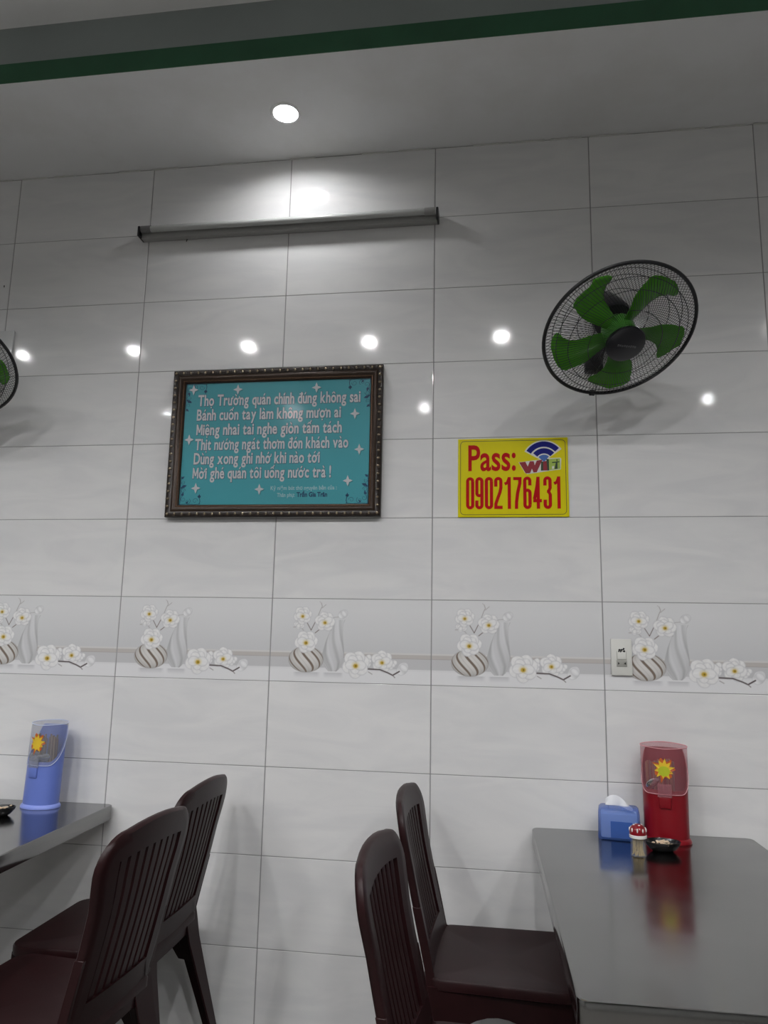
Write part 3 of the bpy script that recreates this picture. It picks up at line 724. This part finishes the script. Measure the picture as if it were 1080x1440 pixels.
    MB().tube([q((.585, -.03, 2.335)), q((.588, -.05, 2.318)), q((.60, -.11, 2.33)), q((.606, -.17, 2.372)), q((.61, -.21, 2.41))], .003, 6).build('power_cord', MT['black'], t)
    # maker's clip on the rim
    MB(FT).box(-.010, -.254, -.006, .010, -.236, .008).build('rim_clip', MT['black'], t, bevel=.002)
    return t
BLADE0 = 46.5
fan1 = fan()
fan2 = copy_tree(fan1); fan2.location = (-1.83, 0, 2.365)
fan2['label'] = 'black caged wall fan at the left edge with a white plate behind it'
fan2['group'] = fan1['group'] = 'wall fans'
MB().box(-.07, -.012, .03, .075, -.0008, .234).build('backing_plate', MT['clearplate'], fan2, bevel=.003)

# ------------------------------------------------------------------ steel tables
def table(name, label, x0, x1, y0, y1, H=.747):
    t = thing(name, label, 'table', ((x0+x1)/2, (y0+y1)/2, 0)); hx, hy = (x1-x0)/2, (y1-y0)/2
    mb = MB(); rings = []
    def ring(ins, z, r): return [(a, b, z) for a, b in rrect(2*hx-2*ins, 2*hy-2*ins, r-ins if r > ins else .001, 6)]
    R_ = .022
    rings = [ring(.006, H-.05, R_), ring(.0015, H-.05, R_), ring(0, H-.048, R_), ring(0, H-.004, R_), ring(.0012, H-.0012, R_), ring(.004, H, R_), ring(.0075, H-.0006, R_+.002)]
    mb.loft(rings, cap=False)
    n = len(rings[0]); mb.add(rings[-1], [tuple(range(n))]); mb.build('tabletop', MT['steel'], t, smooth=40)
    MB().box(-hx+.03, -hy+.03, H-.047, hx-.03, hy-.03, H-.03).build('underboard', MT['steeldark'], t, smooth=None)
    for sx in (-1, 1):
        for sy in (-1, 1):
            MB().box(-.017, -.017, .01, .017, .017, H-.046).build('leg', MT['steeldark'], t, bevel=.003, loc=(sx*(hx-LEGIN), sy*(hy-.16), 0))
            MB().lathe([(.019, 0), (.02, .012), (.015, .02)], 14).build('foot', MT['black'], t, loc=(sx*(hx-LEGIN), sy*(hy-.16), 0))
        MB().box(-.012, -hy+.16, -.012, .012, hy-.16, .012).build('stretcher', MT['steeldark'], t, loc=(sx*(hx-LEGIN), 0, .16))
    return t
LEGIN = .20
TR = table('steel_table', 'stainless steel table at the right holding the red cutlery holder', .350, 1.05, -1.248, -.007)
TR.rotation_euler = (0, 0, math.radians(.8))
LEGIN = .345
TL = table('steel_table', 'stainless steel table at the left edge holding the blue cutlery holder', -1.86, -1.148, -1.237, -.004)
TL.rotation_euler = (0, 0, math.radians(1.6)); TL.location.y -= .012; TL.location.x += .012
TH = .747

# ------------------------------------------------------------------ maroon plastic chairs
def make_chair(label):
    t = thing('plastic_chair', label, 'chair', (0, 0, 0)); C_ = MT['chair']
    SZ_, TOPZ = .445, .915
    # seat: rounded slab, slightly dished
    mb = MB(); rings = []
    def o(ins, z, n=6):
        pts = []
        for a, b in rrect(.43-2*ins, .44-2*ins, max(.055-ins, .01), n):
            wd = 1-.06*(-a/.2 if a < 0 else 0); pts.append((a+.01, b*wd, z))
        return pts
    mb.loft([o(.006, SZ_-.03), o(0, SZ_-.026), o(0, SZ_-.006), o(.004, SZ_), o(.03, SZ_-.001), o(.08, SZ_-.007), o(.14, SZ_-.010), o(.19, SZ_-.011)], cap=True)
    mb.build('seat', C_, t, smooth=50)
    # back surface
    def bx(s, z):
        f = (z-SZ_)/(TOPZ-SZ_); return -.192-.106*abs(f)**1.12*(1 if f > 0 else -.3)-.010*math.sin(PI*min(max(f, 0), 1))+.020*s*s*(.4+.6*f)
    def hwid(z):
        f = min(max((z-.70)/.12, 0), 1); f = f*f*(3-2*f); return .196+.022*f
    def pt(s, z, d): return (bx(s, z)+d, s*hwid(z), z)
    def outer():
        pts = [(-1, .36), (-1, .45), (-1, .55), (-1, .65), (-1, .72), (-1, .78)]
        R_ = .40
        for k in range(0, 9):
            a = PI-PI/2*k/8; pts.append((-1+R_+R_*math.cos(a), .808+.085*math.sin(a)))
        for s in (-.4, -.2, 0, .2, .4): pts.append((s, .893+.012*(1-(s/.6)**2)))
        pts += [(-s, z) for s, z in pts[14::-1]]
        return pts
    O = outer()
    zi0, zi1, si = .50, .835, .70
    # inner outline, same number of points, matched by direction
    def inner_of(s, z):
        s2 = max(-si, min(si, s*.80)); z2 = max(zi0, min(zi1-.02*abs(s2)**2, z if z < .80 else zi1)); return (s2 if z > .8 else (si if s > 0 else -si), z2)
    I = [inner_of(s, z) for s, z in O]
    n = len(O); th = .011
    mb = MB()
    def ringpts(P, d): return [pt(s, z, d) for s, z in P]
    mid = [((a[0]*.5+b[0]*.5), (a[1]*.5+b[1]*.5)) for a, b in zip(O, I)]
    O2 = [(s*.975, z-(.006 if z > .8 else 0)) for s, z in O]
    loops = [ringpts(I, -th), ringpts(mid, -th), ringpts(O2, -th), ringpts(O, -th*.4), ringpts(O, th*.6), ringpts(O2, th), ringpts(mid, th), ringpts(I, th), ringpts(I, -th)]
    mb.loft(loops, cap=False, closed=False)
    mb.build('back_frame', C_, t, smooth=50)
    br = MB(); rows_ = []
    for z in (.36, .39, .43, .47, zi0, zi0+.004):
        rows_.append([pt(-1+2*k/16, z if z > .365 else .36+.045*math.cos((k-8)/8*PI/2)*1.0, 0) for k in range(17)])
    for d in (0,):
        A = [[(x-th, y*.98, z) for x, y, z in r] for r in rows_]; Bq = [[(x+th, y*.98, z) for x, y, z in r] for r in rows_]
        K = len(rows_); m = 17; vs = [p for r in A for p in r]+[p for r in Bq for p in r]; fs = []
        for i in range(K-1):
            for j in range(m-1):
                q = (i*m+j, i*m+j+1, (i+1)*m+j+1, (i+1)*m+j); fs.append(q); fs.append(tuple(K*m+v for v in q[::-1]))
        for j in range(m-1): fs.append((j, K*m+j, K*m+j+1, j+1)); fs.append(((K-1)*m+j, (K-1)*m+j+1, K*m+(K-1)*m+j+1, K*m+(K-1)*m+j))
        for i in range(K-1): fs.append((i*m, (i+1)*m, K*m+(i+1)*m, K*m+i*m)); fs.append((i*m+m-1, K*m+i*m+m-1, K*m+(i+1)*m+m-1, (i+1)*m+m-1))
        br.add(vs, fs)
    br.build('lower_back_panel', C_, t, smooth=50)
    NS = 8
    for k in range(NS):
        c = (-.84*si+1.68*si*k/(NS-1)); wd = .052*si/.7*1.05
        mb = MB(); rings = []
        for z in np.linspace(zi0-.004, zi1+.004, 8):
            rings.append([pt(c-wd, z, -.006), pt(c+wd, z, -.006), pt(c+wd, z, .005), pt(c, z, .008), pt(c-wd, z, .005)])
        mb.loft(rings).build('slat', C_, t, smooth=30)
    # legs: L-section, tapering
    def leg(sx, sy):
        mb = MB(); rings = []
        for z, f in (((.62, -2), (.54, -1.8), (.448, -1.6)) if sx < 0 else ())+((SZ_-.02, 0), (.36, .12), (.25, .4), (.12, .72), (0, 1)):
            if f < 0:     # the rear leg runs up the edge of the back
                X = bx(1, z)-.012; Y = sy*(hwid(z)+.001); wx = .024; wy = .014+.02*(f+2); k = .006
                rings.append([(X, Y, z), (X+wx, Y, z), (X+wx, Y-sy*k, z), (X+k*1.6, Y-sy*k*1.6, z), (X+k, Y-sy*wy, z), (X, Y-sy*wy, z)]); continue
            if sx < 0: X = -.200-.100*f**1.1
            else: X = .215+.020*f
            Y = sy*(.200+.028*f); wx = (.085 if sx < 0 else .075)*(1-f)+.040*f; wy = .088*(1-f)+.036*f; k = .006
            inx = -sx; iny = -sy
            rings.append([(X, Y, z), (X+inx*wx, Y, z), (X+inx*wx, Y+iny*k, z), (X+inx*k*1.6, Y+iny*k*1.6, z), (X+inx*k, Y+iny*wy, z), (X, Y+iny*wy, z)])
        mb.loft(rings).build('leg', C_, t, smooth=40, bevel=.0015, bseg=1)
    for sx in (-1, 1):
        for sy in (-1, 1): leg(sx, sy)
    # apron with arched lower edges
    def apron_poly(h):
        p = [(-h, SZ_-.02), (h, SZ_-.02), (h, SZ_-.17)]
        for k in range(11):
            f = k/10; p.append((h-.055-(2*h-.11)*f, SZ_-.165+.085*abs(math.sin(PI*f))**.7))
        p.append((-h, SZ_-.17)); return p
    for s in (-1, 1):
        MB().prism(apron_poly(.196), s*.204-.003, s*.204+.003, 'xz').build('apron', C_, t, smooth=None)
    MB().prism(apron_poly(.196), .208, .214, 'yz').build('apron', C_, t, smooth=None)
    return t
GR = 'maroon plastic chairs along the two tables'
ch = make_chair('maroon slatted plastic chair close to the wall, pushed under the right steel table')
def put(o, x, y, rz, label): o.location = (x, y, 0); o.rotation_euler = (0, 0, math.radians(rz)); o['label'] = label; o['group'] = GR
put(ch, .230, -.275, -1.5, ch['label'])
c2 = copy_tree(ch); put(c2, .230, -.915, -3.5, 'maroon slatted plastic chair nearer the viewer at the right steel table')
c3 = copy_tree(ch); put(c3, -.984, -.28, 180, 'maroon slatted plastic chair close to the wall at the left steel table')
c4 = copy_tree(ch); put(c4, -.930, -.755, 176, 'maroon slatted plastic chair nearer the viewer at the left steel table')

# ------------------------------------------------------------------ cutlery holders
def holder(label, loc, rz, body, cover, rimm, stickA, spoon):
    t = thing('cutlery_holder', label, 'holder', loc, rz); H = .283; n = 40
    def ov(z, s, k, dy=0):     # k: angle index, 0 = front (-y)
        f = z/H; rx = .067*(1+.04*f)*s; ry = .053*(1-.10*f)*s; a = 2*PI*k/n
        return (rx*math.sin(a), -ry*math.cos(a)+.004+.012*f+dy, z)
    def rim(k):
        a = abs(((k/n+.5) % 1)-.5)*2     # 0 front .. 1 back
        if a < .26: return .158
        if a > .68: return H-.004
        f = (a-.26)/.42; return .158+(H-.004-.158)*(f**1.7)
    mb = MB(); rows = 9
    outer = [[ov(rim(k)*j/rows, 1.0, k) for k in range(n)] for j in range(rows+1)]
    inner = [[ov(max(rim(k)*j/rows, .004), .965, k) for k in range(n)] for j in range(rows, -1, -1)]
    mb.loft(outer+inner, cap=True).build('body', body, t, smooth=45)
    MB().loft([[ov(0, 1.10, k) for k in range(n)], [ov(.004, 1.11, k) for k in range(n)], [ov(.008, 1.08, k) for k in range(n)], [ov(.014, 1.01, k) for k in range(n)]]).build('base_flange', rimm, t, smooth=60)
    # clear cover from just under the rim to the sloping top
    def tp(k):
        a = abs(((k/n+.5) % 1)-.5)*2; return H+.000+.012*a
    mb = MB(); rows = 8; R = []
    for j in range(rows+1):
        R.append([ov((rim(k)-.012)+(tp(k)-rim(k)+.012)*j/rows, 1.03, k, .0) for k in range(n)])
    vs = [p for r in R for p in r]; fs = [(j*n+k, j*n+(k+1) % n, (j+1)*n+(k+1) % n, (j+1)*n+k) for j in range(rows) for k in range(n)]
    mb.add(vs, fs); mb.add(R[-1], [tuple(range(n))]); mb.build('clear_cover', cover, t, smooth=60, recalc=True)
    MB().tube([ov(rim(k)-.012, 1.035, k) for k in range(n)], .0011, 5, closed=True).build('cover_edge', MT['pinkline'] if spoon else MT['paleline'], t)
    MB().tube([ov(tp(k), 1.03, k) for k in range(n)], .0014, 5, closed=True).build('cover_top_edge', MT['pinkline'] if spoon else MT['paleline'], t)
    # latch in front: clear tongue and a coloured block under it
    y = ov(.15, 1.04, 0)[1]
    MB().box(-.021, y-.006, .138, .021, y+.001, .178).build('latch_tongue', cover, t, bevel=.002)
    MB().box(-.018, y-.005, .104, .018, y+.006, .139).build('latch_block', body, t, bevel=.004)
    # things inside
    hd = n
    for k in range(26):
        a = random.uniform(0, 2*PI); r = random.random()**.5
        x0_, y0_ = .048*r*math.cos(a)-(.012 if spoon else 0), .020+.014*r*math.sin(a)
        x0_ = max(-.052, min(.052, x0_)); tilt = random.uniform(-.006, .006)
        MB().tube([(x0_, y0_, .02), (x0_+tilt, y0_+random.uniform(-.004, .004), .240+random.uniform(-.008, .008))], [.0022, .0032], 6).build('chopstick', random.choice([MT['wood'], MT['woodb'], MT['woodc']] if not spoon else [MT['woodc'], MT['woodb']]), t)
    for q in ((-.028, -.018, .175), (.0, -.022, .165), (.022, -.016, .17)) if not spoon else ((-.036, -.024, .176),):
        mb = MB(); mb.ball((0, 0, 0), .023, .006, .015, 12, 6)
        T_ = Matrix.Translation(q) @ Matrix.Rotation(-.6, 4, 'Y') @ Matrix.Rotation(.5, 4, 'X'); mb.T = T_
        mb.build('spoon_bowl', MT['spoon'], t, smooth=80)
        MB().tube([q, (q[0]*.6, q[1]+.02, .04)], .0025, 5).build('spoon_handle', MT['spoon'], t)
    # printed sun sticker on the clear front
    def surf(u, z, e): # u: arc metres from front
        a = u/.064; f = z/H; rx = .067*(1+.04*f)*1.035+e; ry = .053*(1-.10*f)*1.035+e
        return (rx*math.sin(a), -ry*math.cos(a)+.004+.012*f, z)
    zc = .222
    def blob(pts, m, e, name):
        mb = MB(); c = surf(*pts[0], e); vs = [c]+[surf(u, z, e) for u, z in pts[1:]]; N = len(vs)
        mb.add(vs, [(0, i, i+1 if i+1 < N else 1) for i in range(1, N)]); mb.build(name, m, t, smooth=None)
    sp = [(0, zc)]
    for k in range(28):
        a = 2*PI*k/28; rr = (.036 if k % 4 == 0 else .022 if k % 2 == 0 else .027) ; rr *= 1.0+.15*math.sin(k*2.3); sp.append((rr*math.cos(a)*.9, zc+rr*math.sin(a)*1.05))
    blob(sp, MT['sunor'], .0006, 'sticker')
    sp = [(0, zc)]
    for k in range(20):
        a = 2*PI*k/20; rr = (.030 if k % 4 else .034) if k % 2 == 0 else .018; sp.append((rr*math.cos(a+.2)*.9, zc+rr*math.sin(a+.2)))
    blob(sp, MT['sunyel'], .0010, 'sticker')
    blob([(0, zc-.003)]+[(.0155*math.cos(2*PI*k/16), zc-.006+.0155*math.sin(2*PI*k/16)) for k in range(16)], stickA, .0014, 'sticker')
    return t
holder('red cutlery holder with a clear pink cover on the right steel table', (.757, -.098, TH), math.radians(-13), MT['redp'], MT['redcover'], MT['redp'], MT['sunlime'], True)
holder('lavender blue cutlery holder full of chopsticks on the left steel table', (-1.385, -.105, TH), math.radians(-14), MT['bluep'], MT['bluecover'], MT['bluerim'], MT['sunyel'], False)

# ------------------------------------------------------------------ tissue box
tb = thing('tissue_box', 'translucent blue plastic box of napkins on the right steel table', 'tissue box', (.613, -.088, TH), math.radians(-8))
def tbr(z, w_, d_): return [(a, b, z) for a, b in rrect(w_, d_, .012, 4)]
MB().loft([tbr(.0005, .126, .086), tbr(.003, .130, .09), tbr(.075, .127, .088), tbr(.088, .124, .084), tbr(.095, .112, .070), tbr(.098, .06, .03)]).build('case', MT['tissuebox'], tb, smooth=50)
MB().box(-.056, -.034, .004, .056, .034, .078).build('napkin_packet', MT['packet'], tb, bevel=.006)
MB().box(-.026, -.0355, .006, .040, -.0342, .055).build('packet_print', MT['packetblue'], tb, smooth=None)
ts = MB(); rings = []
for k in range(11):
    f = k/10; x = -.040+.082*f; h = .012+.020*math.sin(PI*min(1, f*1.15+.05))**.8 if f < .85 else .012-(f-.85)*.03
    dd = .012+.006*math.sin(9*f)
    rings.append([(x, -dd+.004*math.sin(5*f), .096-.01*f+h*.2), (x+.002, -dd*.5, .096-.012*f+h*.75), (x, .001*math.cos(8*f), .097-.012*f+h*1.15), (x-.002, dd*.6, .096-.012*f+h*.7), (x, dd, .0955-.01*f+h*.2)])
ts.loft(rings).build('napkin', MT['paper'], tb, smooth=60)

# ------------------------------------------------------------------ toothpick jar
tj = thing('toothpick_jar', 'small clear toothpick jar with a red and white mushroom cap beside the napkins', 'jar', (.635, -.292, TH))
def oct_(r, z, n=10): return [(r*math.cos(2*PI*k/n+.2), r*math.sin(2*PI*k/n+.2), z) for k in range(n)]
MB().loft([oct_(.0215, .0004), oct_(.023, .002), oct_(.0225, .030), oct_(.0215, .050), oct_(.020, .052)]).build('jar', MT['clear'], tj, smooth=30)
MB().lathe([(.0225, .050), (.0245, .051), (.0248, .058), (.023, .060)], 28).build('collar', MT['whitep'], tj)
MB().lathe([(.0235, .0595), (.0242, .066), (.0225, .075), (.017, .083), (.009, .0875), (.0005, .089)], 28).build('mushroom_cap', MT['redp'], tj)
sp = MB()
for k in range(9):
    a = 2*PI*k/9+.3
    for (ph0, rz_, rw) in ((.30, .0062, .0024),):
        r = .0242*math.cos(ph0); z = .064+.021*math.sin(ph0+.15); sp.ball((r*math.cos(a), r*math.sin(a), z), rw, rw, rz_, 7, 5)
for k in range(4):
    a = PI/2*k+.2; sp.ball((.011*math.cos(a), .011*math.sin(a), .0862), .0038, .0038, .0016, 7, 4)
sp.build('white_spots', MT['whitep'], tj, smooth=80)
tp_ = MB()
for k in range(70):
    a = random.uniform(0, 2*PI); r = .018*random.random()**.5; b = random.uniform(0, 2*PI); r2 = .017*random.random()**.5
    tp_.tube([(r*math.cos(a), r*math.sin(a), .003), (r2*math.cos(b), r2*math.sin(b), .047)], .0009, 4)
tag(tp_.build('toothpicks', MT['pick'], tj, smooth=None), kind='stuff')

# ------------------------------------------------------------------ black dishes of slices
def dish(label, loc, rz, sx=1):
    t = thing('sauce_dish', label, 'dish', loc, rz, 'black dishes'); n = 28
    def R(rx, ry, z): return [(rx*math.cos(2*PI*k/n), ry*math.sin(2*PI*k/n), z) for k in range(n)]
    MB().loft([R(.030, .022, .0004), R(.038, .028, .006), R(.050, .037, .020), R(.053, .040, .0285), R(.051, .0385, .029), R(.047, .035, .021), R(.040, .030, .014), R(.01, .008, .0125)]).build('bowl', MT['dish'], t, smooth=60)
    for k in range(26):
        x, y = random.gauss(0, .017), random.gauss(0, .012)
        mb = MB(); mb.ball((0, 0, 0), random.uniform(.006, .010), random.uniform(.003, .006), .0018, 8, 4)
        mb.T = Matrix.Translation((x, y, .020+random.uniform(0, .008))) @ Matrix.Rotation(random.uniform(0, 6.28), 4, 'Z') @ Matrix.Rotation(random.uniform(-.4, .4), 4, 'X')
        mb.build('slice', MT['chip'], t, smooth=80)
    return t
dish('small black dish of cream slices in front of the red cutlery holder', (.718, -.222, TH), .1)
dish('small black dish of cream slices at the left edge beside the blue cutlery holder', (-1.435, -.262, TH), .5)
